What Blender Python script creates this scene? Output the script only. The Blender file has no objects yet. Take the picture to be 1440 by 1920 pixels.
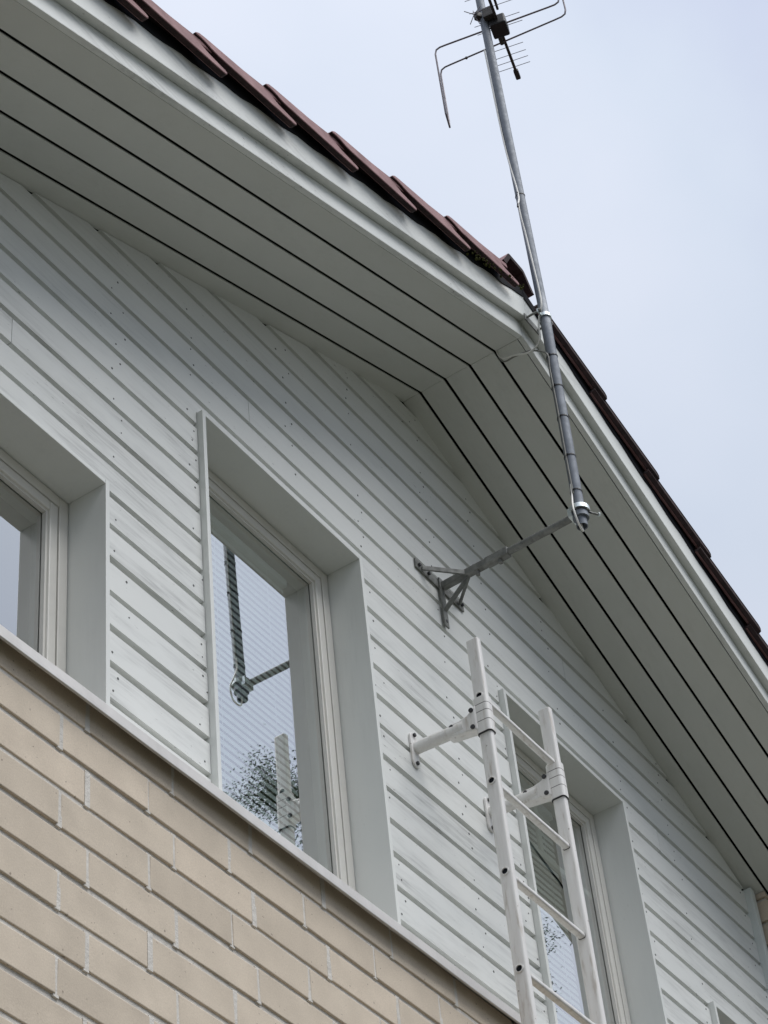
import bpy, bmesh, math, random
from mathutils import Vector, Matrix

random.seed(7)
SC = bpy.context.scene
COL = SC.collection
R = math.radians

# ------------------------------------------------------------------ camera
CAM_POS = Vector((-1.782223, -2.577828, -3.137193))
CAM_R = Vector((0.559129, -0.824685, -0.085261))
CAM_U = Vector((-0.538399, -0.439373, 0.719081))
CAM_F = Vector((0.630477, 0.356155, 0.689676))
cd = bpy.data.cameras.new('camera')
cam = bpy.data.objects.new('camera', cd)
COL.objects.link(cam)
cd.sensor_fit = 'VERTICAL'
cd.sensor_height = 36.0
cd.lens = 36.0 * 4259.34 / 1920.0
cd.clip_start = 0.05
cd.clip_end = 2000
m = Matrix((CAM_R, CAM_U, -CAM_F)).transposed().to_4x4()
m.translation = CAM_POS
cam.matrix_world = m
SC.camera = cam

# ------------------------------------------------------------------ world, sun, exposure
SUN_EL, SUN_AZ = R(64), R(174)          # azimuth clockwise from +y
world = bpy.data.worlds.new('World')
SC.world = world
world.use_nodes = True
wn, wl = world.node_tree.nodes, world.node_tree.links
wn.clear()
w_out = wn.new('ShaderNodeOutputWorld')
w_bg = wn.new('ShaderNodeBackground')
w_bg.inputs['Strength'].default_value = 0.1
w_sky = wn.new('ShaderNodeTexSky')
w_sky.sky_type = 'NISHITA'
w_sky.sun_disc = False
w_sky.sun_elevation = SUN_EL
w_sky.sun_rotation = SUN_AZ
w_tc = wn.new('ShaderNodeTexCoord')
w_map = wn.new('ShaderNodeMapping')
w_map.inputs['Location'].default_value = (3.1, 1.7, 0.4)
w_n = wn.new('ShaderNodeTexNoise')
w_n.inputs['Scale'].default_value = 3.2
w_n.inputs['Detail'].default_value = 5.0
w_n.inputs['Roughness'].default_value = 0.45
w_n.inputs['Distortion'].default_value = 0.4
w_cr = wn.new('ShaderNodeValToRGB')
cr = w_cr.color_ramp
cr.elements[0].position = 0.30
cr.elements[0].color = (0.520, 0.565, 0.720, 1)
cr.elements[1].position = 0.72
cr.elements[1].color = (0.735, 0.768, 0.862, 1)
e = cr.elements.new(0.5)
e.color = (0.630, 0.690, 0.795, 1)
w_mul = wn.new('ShaderNodeVectorMath')
w_mul.operation = 'SCALE'
w_mul.inputs['Scale'].default_value = 4.9
w_mix = wn.new('ShaderNodeMix')
w_mix.data_type = 'RGBA'
w_mix.inputs['Factor'].default_value = 0.93
wl.new(w_tc.outputs['Generated'], w_map.inputs['Vector'])
wl.new(w_map.outputs['Vector'], w_n.inputs['Vector'])
wl.new(w_n.outputs['Fac'], w_cr.inputs['Fac'])
w_sep = wn.new('ShaderNodeSeparateXYZ')          # overcast sky: luminance rises towards the zenith
w_g = wn.new('ShaderNodeMath')
w_g.operation = 'MULTIPLY_ADD'
w_g.use_clamp = False
w_g.inputs[1].default_value = 0.75
w_g.inputs[2].default_value = 0.44
w_mx = wn.new('ShaderNodeMath')
w_mx.operation = 'MAXIMUM'
w_mx.inputs[1].default_value = 0.0
w_gr = wn.new('ShaderNodeVectorMath')
w_gr.operation = 'SCALE'
wl.new(w_tc.outputs['Generated'], w_sep.inputs[0])
wl.new(w_sep.outputs['Z'], w_mx.inputs[0])
wl.new(w_mx.outputs[0], w_g.inputs[0])
wl.new(w_cr.outputs['Color'], w_gr.inputs[0])
wl.new(w_g.outputs[0], w_gr.inputs['Scale'])
wl.new(w_gr.outputs['Vector'], w_mul.inputs[0])
wl.new(w_sky.outputs['Color'], w_mix.inputs['A'])
wl.new(w_mul.outputs['Vector'], w_mix.inputs['B'])
wl.new(w_mix.outputs['Result'], w_bg.inputs['Color'])
wl.new(w_bg.outputs['Background'], w_out.inputs['Surface'])

sd = bpy.data.lights.new('sun', 'SUN')
sd.energy = 1.5
sd.angle = R(50)
sd.color = (1.0, 0.98, 0.955)
sun = bpy.data.objects.new('sun', sd)
COL.objects.link(sun)
to_sun = Vector((math.sin(SUN_AZ) * math.cos(SUN_EL), math.cos(SUN_AZ) * math.cos(SUN_EL), math.sin(SUN_EL)))
sun.rotation_euler = (-to_sun).to_track_quat('-Z', 'Y').to_euler()
sun.location = to_sun * 30

SC.view_settings.view_transform = 'Standard'
SC.view_settings.look = 'None'
SC.view_settings.exposure = 1.18
SC.view_settings.gamma = 1.0
SC.view_settings.use_curve_mapping = False
SC.cycles.max_bounces = 8
SC.cycles.diffuse_bounces = 5
SC.cycles.transparent_max_bounces = 12

# ------------------------------------------------------------------ helpers
class MB:
    """collects simple solids in one bmesh"""
    def __init__(self):
        self.bm = bmesh.new()

    def box(self, x0, x1, y0, y1, z0, z1, jit=0.0):
        vs = []
        for x in (x0, x1):
            for y in (y0, y1):
                for z in (z0, z1):
                    j = [random.uniform(-jit, jit) for _ in range(3)] if jit else (0, 0, 0)
                    vs.append(self.bm.verts.new((x + j[0], y + j[1], z + j[2])))
        for f in ((0, 1, 3, 2), (4, 6, 7, 5), (0, 4, 5, 1), (2, 3, 7, 6), (0, 2, 6, 4), (1, 5, 7, 3)):
            self.bm.faces.new([vs[i] for i in f])
        return self

    def loft(self, rings, closed_ends=True):
        """rings: list of lists of points with equal counts"""
        rv = [[self.bm.verts.new(p) for p in ring] for ring in rings]
        n = len(rings[0])
        for a, b in zip(rv[:-1], rv[1:]):
            for i in range(n):
                self.bm.faces.new((a[i], a[(i + 1) % n], b[(i + 1) % n], b[i]))
        if closed_ends:
            self.bm.faces.new(list(reversed(rv[0])))
            self.bm.faces.new(rv[-1])
        return self

    def tube(self, pts, r, n=10, caps=True):
        pts = [Vector(p) for p in pts]
        rad = r if isinstance(r, (list, tuple)) else [r] * len(pts)
        t0 = (pts[1] - pts[0]).normalized()
        ref = Vector((0, 0, 1)) if abs(t0.z) < 0.9 else Vector((1, 0, 0))
        u = t0.cross(ref).normalized()
        rings = []
        for i, p in enumerate(pts):
            if i == 0:
                t = (pts[1] - pts[0])
            elif i == len(pts) - 1:
                t = (pts[-1] - pts[-2])
            else:
                t = (pts[i + 1] - pts[i]).normalized() + (pts[i] - pts[i - 1]).normalized()
            t.normalize()
            u = (u - t * u.dot(t)).normalized()
            v = t.cross(u)
            rings.append([p + (u * math.cos(2 * math.pi * k / n) + v * math.sin(2 * math.pi * k / n)) * rad[i] for k in range(n)])
        return self.loft(rings, caps)

    def prism(self, poly, o, a, b, d, depth):
        """poly 2D in axes a,b at origin o, extruded along d by depth"""
        o, a, b, d = Vector(o), Vector(a), Vector(b), Vector(d)
        r0 = [o + a * p[0] + b * p[1] for p in poly]
        r1 = [q + d * depth for q in r0]
        return self.loft([r0, r1])

    def bar(self, p0, p1, w, h, up=(0, 0, 1)):
        """rectangular bar from p0 to p1, width w sideways, height h along up"""
        p0, p1, up = Vector(p0), Vector(p1), Vector(up)
        t = (p1 - p0).normalized()
        s = t.cross(up).normalized()
        v = s.cross(t).normalized()
        rr = []
        for p in (p0, p1):
            rr.append([p + s * w / 2 + v * h / 2, p - s * w / 2 + v * h / 2, p - s * w / 2 - v * h / 2, p + s * w / 2 - v * h / 2])
        return self.loft(rr)

    def disc(self, c, d, r, depth, n=8):
        d = Vector(d).normalized()
        c = Vector(c)
        return self.tube([c, c + d * depth], r, n)

    def build(self, name, mat, parent=None, smooth=None, bevel=0.0, seg=2):
        bmesh.ops.recalc_face_normals(self.bm, faces=self.bm.faces[:])
        me = bpy.data.meshes.new(name)
        self.bm.to_mesh(me)
        self.bm.free()
        me.materials.append(mat)
        o = bpy.data.objects.new(name, me)
        COL.objects.link(o)
        if parent is not None:
            o.parent = parent
        if smooth is not None:
            for p in me.polygons:
                p.use_smooth = True
            try:
                me.set_sharp_from_angle(angle=R(smooth))
            except Exception:
                pass
        if bevel > 0:
            bv = o.modifiers.new('bevel', 'BEVEL')
            bv.width = bevel
            bv.segments = seg
            bv.limit_method = 'ANGLE'
            bv.angle_limit = R(35)
        return o


def rrect(w, h, r, n=4):
    pts = []
    for cx, cy, a0 in ((w / 2 - r, h / 2 - r, 0), (-w / 2 + r, h / 2 - r, 90), (-w / 2 + r, -h / 2 + r, 180), (w / 2 - r, -h / 2 + r, 270)):
        for k in range(n + 1):
            a = R(a0 + 90 * k / n)
            pts.append((cx + r * math.cos(a), cy + r * math.sin(a)))
    return pts


def thing(name, label, cat, loc=(0, 0, 0), group=None):
    o = bpy.data.objects.new(name, None)
    COL.objects.link(o)
    o.location = (0, 0, 0)
    o.empty_display_size = 0.1
    o['label'] = label
    o['category'] = cat
    if group:
        o['group'] = group
    return o


def tag(o, label=None, cat=None, group=None, kind=None):
    if label: o['label'] = label
    if cat: o['category'] = cat
    if group: o['group'] = group
    if kind: o['kind'] = kind
    return o

# ------------------------------------------------------------------ materials
def mat(name):
    ma = bpy.data.materials.new(name)
    ma.use_nodes = True
    nt = ma.node_tree
    b = nt.nodes['Principled BSDF']
    return ma, nt, b


def node(nt, kind, **kw):
    n = nt.nodes.new(kind)
    for k, v in kw.items():
        if k in n.inputs:
            n.inputs[k].default_value = v
        else:
            setattr(n, k, v)
    return n


def coords(nt, scale=(1, 1, 1), rnd=True):
    tc = node(nt, 'ShaderNodeTexCoord')
    mp = node(nt, 'ShaderNodeMapping')
    mp.inputs['Scale'].default_value = scale
    if rnd:
        oi = node(nt, 'ShaderNodeObjectInfo')
        cx = node(nt, 'ShaderNodeCombineXYZ')
        m1 = node(nt, 'ShaderNodeMath', operation='MULTIPLY')
        m1.inputs[1].default_value = 37.0
        m2 = node(nt, 'ShaderNodeMath', operation='MULTIPLY')
        m2.inputs[1].default_value = 91.0
        nt.links.new(oi.outputs['Random'], m1.inputs[0])
        nt.links.new(oi.outputs['Random'], m2.inputs[0])
        nt.links.new(m1.outputs[0], cx.inputs[0])
        nt.links.new(m2.outputs[0], cx.inputs[2])
        nt.links.new(cx.outputs[0], mp.inputs['Location'])
    nt.links.new(tc.outputs['Object'], mp.inputs['Vector'])
    return mp.outputs['Vector']


def noise(nt, vec, scale, detail=3, rough=0.5):
    n = node(nt, 'ShaderNodeTexNoise')
    n.inputs['Scale'].default_value = scale
    n.inputs['Detail'].default_value = detail
    n.inputs['Roughness'].default_value = rough
    nt.links.new(vec, n.inputs['Vector'])
    return n.outputs['Fac']


def ramp(nt, fac, stops):
    r = node(nt, 'ShaderNodeValToRGB')
    el = r.color_ramp.elements
    el[0].position, el[0].color = stops[0][0], (*stops[0][1], 1)
    el[1].position, el[1].color = stops[-1][0], (*stops[-1][1], 1)
    for p, c in stops[1:-1]:
        q = el.new(p)
        q.color = (*c, 1)
    nt.links.new(fac, r.inputs['Fac'])
    return r.outputs['Color']


def mixc(nt, fac, a, b, blend='MIX'):
    mx = node(nt, 'ShaderNodeMix', data_type='RGBA', blend_type=blend)
    for key, v in (('Factor', fac), ('A', a), ('B', b)):
        if isinstance(v, (int, float)):
            mx.inputs[key].default_value = v
        elif isinstance(v, tuple):
            mx.inputs[key].default_value = (*v, 1)
        else:
            nt.links.new(v, mx.inputs[key])
    return mx.outputs['Result']


def bump(nt, b, h, strength=0.2, dist=0.002):
    bp = node(nt, 'ShaderNodeBump')
    bp.inputs['Strength'].default_value = strength
    bp.inputs['Distance'].default_value = dist
    nt.links.new(h, bp.inputs['Height'])
    nt.links.new(bp.outputs['Normal'], b.inputs['Normal'])


def g(v):
    return (v, v, v)


def painted_wood(name, base, wear=0.5, along='x', rough=0.55, specks=True):
    """painted timber: grain, worn grey patches, small dark specks"""
    ma, nt, b = mat(name)
    sc = {'x': (1, 14, 14), 'z': (14, 14, 1), 'i': (4, 4, 4)}[along]
    v = coords(nt, sc)
    vi = coords(nt, (1, 1, 1))
    grain = noise(nt, v, 5.5, 6, 0.65)
    patch = noise(nt, coords(nt, tuple(s ** 0.5 for s in sc)), 1.9, 4, 0.6)
    fine = noise(nt, v, 22.0, 4, 0.7)
    wearmask = ramp(nt, patch, [(0.44, g(0)), (0.66, g(1))])
    grainmask = ramp(nt, grain, [(0.42, g(0.15)), (0.66, g(1))])
    mm = mixc(nt, 1.0, wearmask, grainmask, 'MULTIPLY')
    if name == 'siding_paint':             # rain reaches only the boards well below the eaves
        tcw = node(nt, 'ShaderNodeTexCoord')
        sx = node(nt, 'ShaderNodeSeparateXYZ')
        nt.links.new(tcw.outputs['Object'], sx.inputs[0])
        mr = node(nt, 'ShaderNodeMapRange')
        mr.inputs['From Min'].default_value = 1.05
        mr.inputs['From Max'].default_value = 1.75
        mr.inputs['To Min'].default_value = 1.0
        mr.inputs['To Max'].default_value = 0.22
        nt.links.new(sx.outputs['Z'], mr.inputs['Value'])
        mm = mixc(nt, 1.0, mm, mr.outputs['Result'], 'MULTIPLY')
    dk = tuple(c * 0.55 for c in base)
    mw = node(nt, 'ShaderNodeMath', operation='MULTIPLY')
    nt.links.new(mm, mw.inputs[0])
    mw.inputs[1].default_value = wear
    col = mixc(nt, mw.outputs[0], base, dk)
    tint = ramp(nt, noise(nt, vi, 2.3, 2), [(0.3, (0.95, 0.96, 0.955)), (0.7, (1.0, 1.0, 0.99))])
    col = mixc(nt, 1.0, col, tint, 'MULTIPLY')
    oi = node(nt, 'ShaderNodeObjectInfo')
    tone = ramp(nt, oi.outputs['Random'], [(0.0, g(0.945)), (1.0, g(1.0))])
    col = mixc(nt, 1.0, col, tone, 'MULTIPLY')
    if specks:
        vs = coords(nt, tuple(s ** 0.5 for s in sc))
        sp = ramp(nt, noise(nt, vs, 42.0, 2, 0.5), [(0.69, g(0)), (0.75, g(1))])
        dens = ramp(nt, noise(nt, vi, 2.6, 3), [(0.45, g(0)), (0.62, g(1))])
        sm = mixc(nt, 1.0, sp, dens, 'MULTIPLY')
        ms = node(nt, 'ShaderNodeMath', operation='MULTIPLY')
        nt.links.new(sm, ms.inputs[0])
        ms.inputs[1].default_value = min(1.0, wear * 1.1)
        col = mixc(nt, ms.outputs[0], col, (0.13, 0.13, 0.12))
    nt.links.new(col, b.inputs['Base Color'])
    b.inputs['Roughness'].default_value = rough
    b.inputs['Specular IOR Level'].default_value = 0.35
    bump(nt, b, fine, 0.25, 0.0012)
    return ma


M = {}
M['siding'] = painted_wood('siding_paint', (0.785, 0.793, 0.775), 1.0, 'x')
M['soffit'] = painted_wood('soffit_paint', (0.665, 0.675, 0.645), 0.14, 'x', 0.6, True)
M['fascia'] = painted_wood('fascia_paint', (0.775, 0.79, 0.77), 0.8, 'x')
M['reveal'] = painted_wood('reveal_paint', (0.77, 0.783, 0.76), 0.14, 'z', 0.45)
M['casing'] = painted_wood('casing_paint', (0.76, 0.80, 0.79), 0.2, 'z', 0.5)
M['frame'] = painted_wood('window_frame_paint', (0.72, 0.70, 0.655), 0.25, 'i', 0.35, False)

# brick
ma, nt, b = mat('sand_lime_brick')
v = coords(nt)
oi = node(nt, 'ShaderNodeObjectInfo')
base = ramp(nt, oi.outputs['Random'], [(0.0, (0.582, 0.502, 0.405)), (0.35, (0.618, 0.535, 0.433)), (0.7, (0.640, 0.553, 0.447)), (1.0, (0.660, 0.566, 0.456))])
cl = ramp(nt, noise(nt, v, 9, 4), [(0.3, g(0.90)), (0.7, g(1.05))])
base = mixc(nt, 1.0, base, cl, 'MULTIPLY')
gr = ramp(nt, noise(nt, v, 260, 2, 0.6), [(0.3, g(0.90)), (0.7, g(1.05))])
base = mixc(nt, 1.0, base, gr, 'MULTIPLY')
pit = ramp(nt, noise(nt, v, 95, 1, 0.4), [(0.73, g(0)), (0.77, g(0.7))])
base = mixc(nt, pit, base, (0.20, 0.16, 0.13))
nt.links.new(base, b.inputs['Base Color'])
b.inputs['Roughness'].default_value = 0.9
b.inputs['Specular IOR Level'].default_value = 0.2
hn = mixc(nt, 0.5, noise(nt, v, 240, 3), noise(nt, v, 60, 3))
bump(nt, b, hn, 0.35, 0.0015)
M['brick'] = ma

ma, nt, b = mat('mortar')
v = coords(nt, rnd=False)
c = ramp(nt, noise(nt, v, 30, 5, 0.6), [(0.3, (0.54, 0.51, 0.465)), (0.7, (0.68, 0.65, 0.60))])
nt.links.new(c, b.inputs['Base Color'])
b.inputs['Roughness'].default_value = 0.95
bump(nt, b, noise(nt, v, 110, 4, 0.7), 0.8, 0.004)
M['mortar'] = ma

# metals
def metal(name, col, rough, metallic=1.0, spots=0.25, sc=25):
    ma, nt, b = mat(name)
    v = coords(nt)
    f = noise(nt, v, sc, 4, 0.6)
    c = ramp(nt, f, [(0.3, tuple(x * (1 - spots) for x in col)), (0.7, col)])
    nt.links.new(c, b.inputs['Base Color'])
    b.inputs['Metallic'].default_value = metallic
    rr = ramp(nt, f, [(0.3, g(min(1, rough + 0.12))), (0.7, g(rough))])
    nt.links.new(rr, b.inputs['Roughness'])
    return ma

M['mast'] = metal('mast_steel', (0.185, 0.205, 0.235), 0.55, 0.35, 0.15, 40)
M['galv'] = metal('galvanised_steel', (0.27, 0.275, 0.26), 0.62, 0.45, 0.4, 45)
M['galv_bright'] = metal('bright_zinc', (0.72, 0.78, 0.78), 0.35, 0.8, 0.2, 60)
M['rod'] = metal('antenna_rod', (0.24, 0.215, 0.23), 0.5, 0.5, 0.2, 60)
M['boom'] = metal('antenna_boom', (0.07, 0.065, 0.06), 0.6, 0.3, 0.3, 60)
M['flashing'] = metal('flashing_sheet', (0.70, 0.68, 0.655), 0.5, 0.15, 0.16, 14)

def plain(name, col, rough=0.6, spec=0.4):
    ma, nt, b = mat(name)
    v = coords(nt)
    c = ramp(nt, noise(nt, v, 30, 3), [(0.3, tuple(x * 0.85 for x in col)), (0.7, col)])
    nt.links.new(c, b.inputs['Base Color'])
    b.inputs['Roughness'].default_value = rough
    b.inputs['Specular IOR Level'].default_value = spec
    return ma

M['black'] = plain('black_plastic', (0.02, 0.02, 0.022), 0.5)
M['bolt'] = plain('dark_bolt', (0.045, 0.045, 0.05), 0.45)
M['nail'] = plain('weathered_nail', (0.10, 0.105, 0.10), 0.8)
M['cable_white'] = plain('white_cable', (0.80, 0.79, 0.75), 0.5)
M['cable_grey'] = plain('grey_cable', (0.22, 0.22, 0.20), 0.5)
M['dark'] = plain('dark_cavity', (0.018, 0.02, 0.025), 0.9, 0.1)
M['felt_shade'] = plain('underlay_shade', (0.015, 0.016, 0.02), 0.9, 0.1)  # underlay black, also used for the painted shade below the tiles
M['room'] = plain('room_wall', (0.10, 0.115, 0.12), 0.9, 0.1)
M['gasket'] = plain('window_gasket', (0.30, 0.31, 0.29), 0.6)
M['blind'] = plain('blind_slat', (0.84, 0.85, 0.84), 0.45)
M['moss'] = plain('moss', (0.05, 0.052, 0.016), 0.95, 0.1)

# white painted ladder with grime
ma, nt, b = mat('ladder_paint')
v = coords(nt, (9, 9, 1.2), rnd=False)
f = noise(nt, v, 7, 6, 0.65)
c = ramp(nt, f, [(0.30, (0.55, 0.51, 0.46)), (0.44, (0.73, 0.715, 0.69)), (0.7, (0.80, 0.79, 0.77))])
v2 = coords(nt, rnd=False)
c = mixc(nt, ramp(nt, noise(nt, v2, 70, 2), [(0.73, g(0)), (0.77, g(0.8))]), c, (0.25, 0.23, 0.2))
nt.links.new(c, b.inputs['Base Color'])
b.inputs['Roughness'].default_value = 0.4
M['ladder'] = ma

# concrete roof tile
ma, nt, b = mat('red_roof_tile')
v = coords(nt)
c = ramp(nt, noise(nt, v, 12, 5, 0.6), [(0.3, (0.17, 0.082, 0.085)), (0.7, (0.32, 0.180, 0.185))])
c = mixc(nt, ramp(nt, noise(nt, v, 90, 2), [(0.70, g(0)), (0.78, g(0.9))]), c, (0.06, 0.04, 0.04))
nt.links.new(c, b.inputs['Base Color'])
b.inputs['Roughness'].default_value = 0.85
bump(nt, b, noise(nt, v, 180, 3), 0.4, 0.002)
M['tile'] = ma
ma, nt, b = mat('shaded_raw_edge')            # uncoated, dirty edges and undersides, with their shade painted in
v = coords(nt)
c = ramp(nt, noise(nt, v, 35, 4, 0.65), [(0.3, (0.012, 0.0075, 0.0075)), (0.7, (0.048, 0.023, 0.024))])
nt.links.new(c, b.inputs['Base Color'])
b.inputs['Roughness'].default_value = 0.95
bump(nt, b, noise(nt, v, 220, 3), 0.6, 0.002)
M['tile_raw_shade'] = ma


def shade_raw_edges(o_, test):
    o_.data.materials.append(M['tile_raw_shade'])
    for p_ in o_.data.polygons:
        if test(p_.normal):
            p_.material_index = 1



# window glass: strong mirror with see-through, one sided
ma = bpy.data.materials.new('window_glass')
ma.use_nodes = True
nt = ma.node_tree
nt.nodes.clear()
o = node(nt, 'ShaderNodeOutputMaterial')
mx = node(nt, 'ShaderNodeMixShader')
tr = node(nt, 'ShaderNodeBsdfTransparent')
tr.inputs['Color'].default_value = (0.88, 0.93, 0.92, 1)
gl = node(nt, 'ShaderNodeBsdfGlossy')
gl.inputs['Roughness'].default_value = 0.0
gl.inputs['Color'].default_value = (1.0, 1.0, 0.99, 1)
lw = node(nt, 'ShaderNodeLayerWeight')
lw.inputs['Blend'].default_value = 0.5
pw = node(nt, 'ShaderNodeMath', operation='POWER'); pw.inputs[1].default_value = 0.85
ml = node(nt, 'ShaderNodeMath', operation='MULTIPLY_ADD'); ml.inputs[1].default_value = 0.95; ml.inputs[2].default_value = 0.08
gm = node(nt, 'ShaderNodeNewGeometry')
sb = node(nt, 'ShaderNodeMath', operation='SUBTRACT'); sb.inputs[0].default_value = 1.0
m3 = node(nt, 'ShaderNodeMath', operation='MULTIPLY')
nt.links.new(lw.outputs['Facing'], pw.inputs[0])
nt.links.new(pw.outputs[0], ml.inputs[0])
nt.links.new(gm.outputs['Backfacing'], sb.inputs[1])
nt.links.new(ml.outputs[0], m3.inputs[0])
nt.links.new(sb.outputs[0], m3.inputs[1])
nt.links.new(m3.outputs[0], mx.inputs['Fac'])
nt.links.new(tr.outputs[0], mx.inputs[1])
nt.links.new(gl.outputs[0], mx.inputs[2])
nt.links.new(mx.outputs[0], o.inputs['Surface'])
M['glass'] = ma

# ground and foliage
ma, nt, b = mat('lawn')
v = coords(nt, rnd=False)
c = ramp(nt, noise(nt, v, 0.8, 6, 0.6), [(0.3, (0.042, 0.045, 0.031)), (0.7, (0.072, 0.070, 0.053))])
nt.links.new(c, b.inputs['Base Color'])
b.inputs['Roughness'].default_value = 0.95
M['lawn'] = ma
ma, nt, b = mat('leaf')
oi = node(nt, 'ShaderNodeTexCoord')
c = ramp(nt, noise(nt, oi.outputs['Object'], 1.4, 3), [(0.3, (0.030, 0.050, 0.018)), (0.7, (0.075, 0.105, 0.035))])
nt.links.new(c, b.inputs['Base Color'])
b.inputs['Roughness'].default_value = 0.6
M['leaf'] = ma
M['bark'] = plain('bark', (0.085, 0.065, 0.05), 0.95, 0.1)

# ------------------------------------------------------------------ key dimensions (metres; z = 0 just under the flashing)
RX, RZ, T = 3.02, 2.568, 0.404           # ridge line of the soffit and the roof slope
SL_L = math.hypot(1, T)
ROOF = math.atan(T)
GROUND = -4.7
PITCH, Z0 = 0.111, 1.327                 # siding
BY = -0.06                               # brick face
def roofz(x, dz=0.0):
    return RZ - T * abs(x - RX) + dz

# ------------------------------------------------------------------ ground
gb = MB()
gb.bm.faces.new([gb.bm.verts.new(p) for p in ((-400, -400, GROUND), (400, -400, GROUND), (400, 400, GROUND), (-400, 400, GROUND))])
tag(gb.build('ground', M['lawn']), kind='structure')

# ------------------------------------------------------------------ house
house = thing('house', 'gabled house with pale grey timber siding above beige brick and a red tiled roof', 'house')

# --- windows
WINS = [  # xl, xr, ztop
    (0.603, 1.363, 0.880), (1.803, 2.564, 1.484), (3.405, 4.174, 1.490), (4.625, 5.105, 0.886)]
RB = 0.015                                # reveal board thickness
ZS = 0.10                                 # window sill height


def window(xl, xr, zt, bars=False):
    fy = 0.098
    fw = 0.036
    f = MB()
    f.box(xl + 0.003, xl + fw, fy, 0.19, ZS, zt - 0.003)
    f.box(xr - fw, xr - 0.003, fy, 0.19, ZS, zt - 0.003)
    f.box(xl + fw, xr - fw, fy + 0.0005, 0.19, zt - fw, zt - 0.003)
    f.box(xl + fw, xr - fw, fy + 0.0005, 0.19, ZS, ZS + fw)
    win = f.build('window', M['frame'], house, bevel=0.002)
    # rubber-dark gap ring between frame and sash
    a, sw = fw + 0.004, 0.030
    gk = MB()
    y0, y1 = fy + 0.014, fy + 0.018
    gk.box(xl + fw - 0.001, xl + a + 0.004, y0, y1, ZS + fw, zt - fw)
    gk.box(xr - a - 0.004, xr - fw + 0.001, y0, y1, ZS + fw, zt - fw)
    gk.box(xl + fw, xr - fw, y0 + 0.0003, y1, zt - a - 0.004, zt - fw + 0.001)
    gk.build('gasket', M['gasket'], win)
    s = MB()
    sy0, sy1 = fy + 0.001, 0.150
    x0, x1, z0, z1 = xl + a, xr - a, ZS + a, zt - a
    s.box(x0, x0 + sw, sy0, sy1, z0, z1)
    s.box(x1 - sw, x1, sy0, sy1, z0, z1)
    s.box(x0 + sw, x1 - sw, sy0 + 0.0004, sy1, z1 - sw, z1)
    s.box(x0 + sw, x1 - sw, sy0 + 0.0004, sy1, z0, z0 + sw)
    s.build('sash', M['frame'], win, bevel=0.003)
    be = MB()                              # glazing bead, stepped back
    by0, by1, bw = fy + 0.008, fy + 0.020, 0.008
    X0, X1, Z0_, Z1 = x0 + sw, x1 - sw, z0 + sw, z1 - sw
    be.box(X0, X0 + bw, by0, by1, Z0_, Z1)
    be.box(X1 - bw, X1, by0, by1, Z0_, Z1)
    be.box(X0 + bw, X1 - bw, by0 + 0.0004, by1, Z1 - bw, Z1)
    be.box(X0 + bw, X1 - bw, by0 + 0.0004, by1, Z0_, Z0_ + bw)
    be.build('glazing_bead', M['frame'], win)
    if bars:
        xm, zm = 3.787, 1.128
        q = MB(); q.box(X0 + 0.0005, X1 - 0.0005, by1 + 0.0075, by1 + 0.019, zm - 0.012, zm + 0.012)
        q.build('glazing_bar', M['frame'], win, bevel=0.002)
        q = MB(); q.box(xm - 0.011, xm + 0.011, by1 + 0.0078, by1 + 0.0187, zm + 0.0125, Z1 - 0.0005)
        q.build('glazing_bar', M['frame'], win, bevel=0.002)
    p = MB()                               # sealed unit, bowed a few millimetres inwards
    NX, NZ = 10, 16
    gx0, gx1, gz0, gz1 = X0 + 0.001, X1 - 0.001, Z0_ + 0.001, Z1 - 0.001
    grids = []
    for yy in (by1 + 0.002, by1 + 0.006):
        gr2 = []
        for i in range(NX + 1):
            u = i / NX * 2 - 1
            for j in range(NZ + 1):
                w2 = j / NZ * 2 - 1
                sag = 0.0002 * (1 - u * u) * (1 - w2 * w2 * w2 * w2)
                gr2.append(p.bm.verts.new((gx0 + (gx1 - gx0) * i / NX, yy + sag, gz0 + (gz1 - gz0) * j / NZ)))
        grids.append(gr2)
    for gi, gr2 in enumerate(grids):
        for i in range(NX):
            for j in range(NZ):
                k0 = i * (NZ + 1) + j
                fv = [gr2[k0], gr2[k0 + NZ + 1], gr2[k0 + NZ + 2], gr2[k0 + 1]]
                p.bm.faces.new(fv if gi == 0 else fv[::-1])
    def rim(ids):
        for a_, b_ in zip(ids[:-1], ids[1:]):
            p.bm.faces.new((grids[0][a_], grids[0][b_], grids[1][b_], grids[1][a_]))
    rim([j for j in range(NZ + 1)]); rim([NX * (NZ + 1) + j for j in range(NZ + 1)])
    rim([i * (NZ + 1) for i in range(NX + 1)]); rim([i * (NZ + 1) + NZ for i in range(NX + 1)])
    p.build('glass_pane', M['glass'], win, smooth=40)
    # reveal lining, three boards standing 20 mm proud of the siding
    for xa, xb in ((xl - RB, xl), (xr, xr + RB)):
        q = MB(); q.box(xa, xb, -0.020, 0.19, 0.095, zt + RB)
        q.build('reveal_board', M['reveal'], win, bevel=0.0015)
    q = MB(); q.box(xl + 0.0005, xr - 0.0005, -0.0195, 0.19, zt, zt + RB - 0.0005)
    q.build('reveal_board', M['reveal'], win, bevel=0.0015)
    return win


for w_ in WINS:
    window(*w_, bars=3 < w_[0] < 4)

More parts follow.
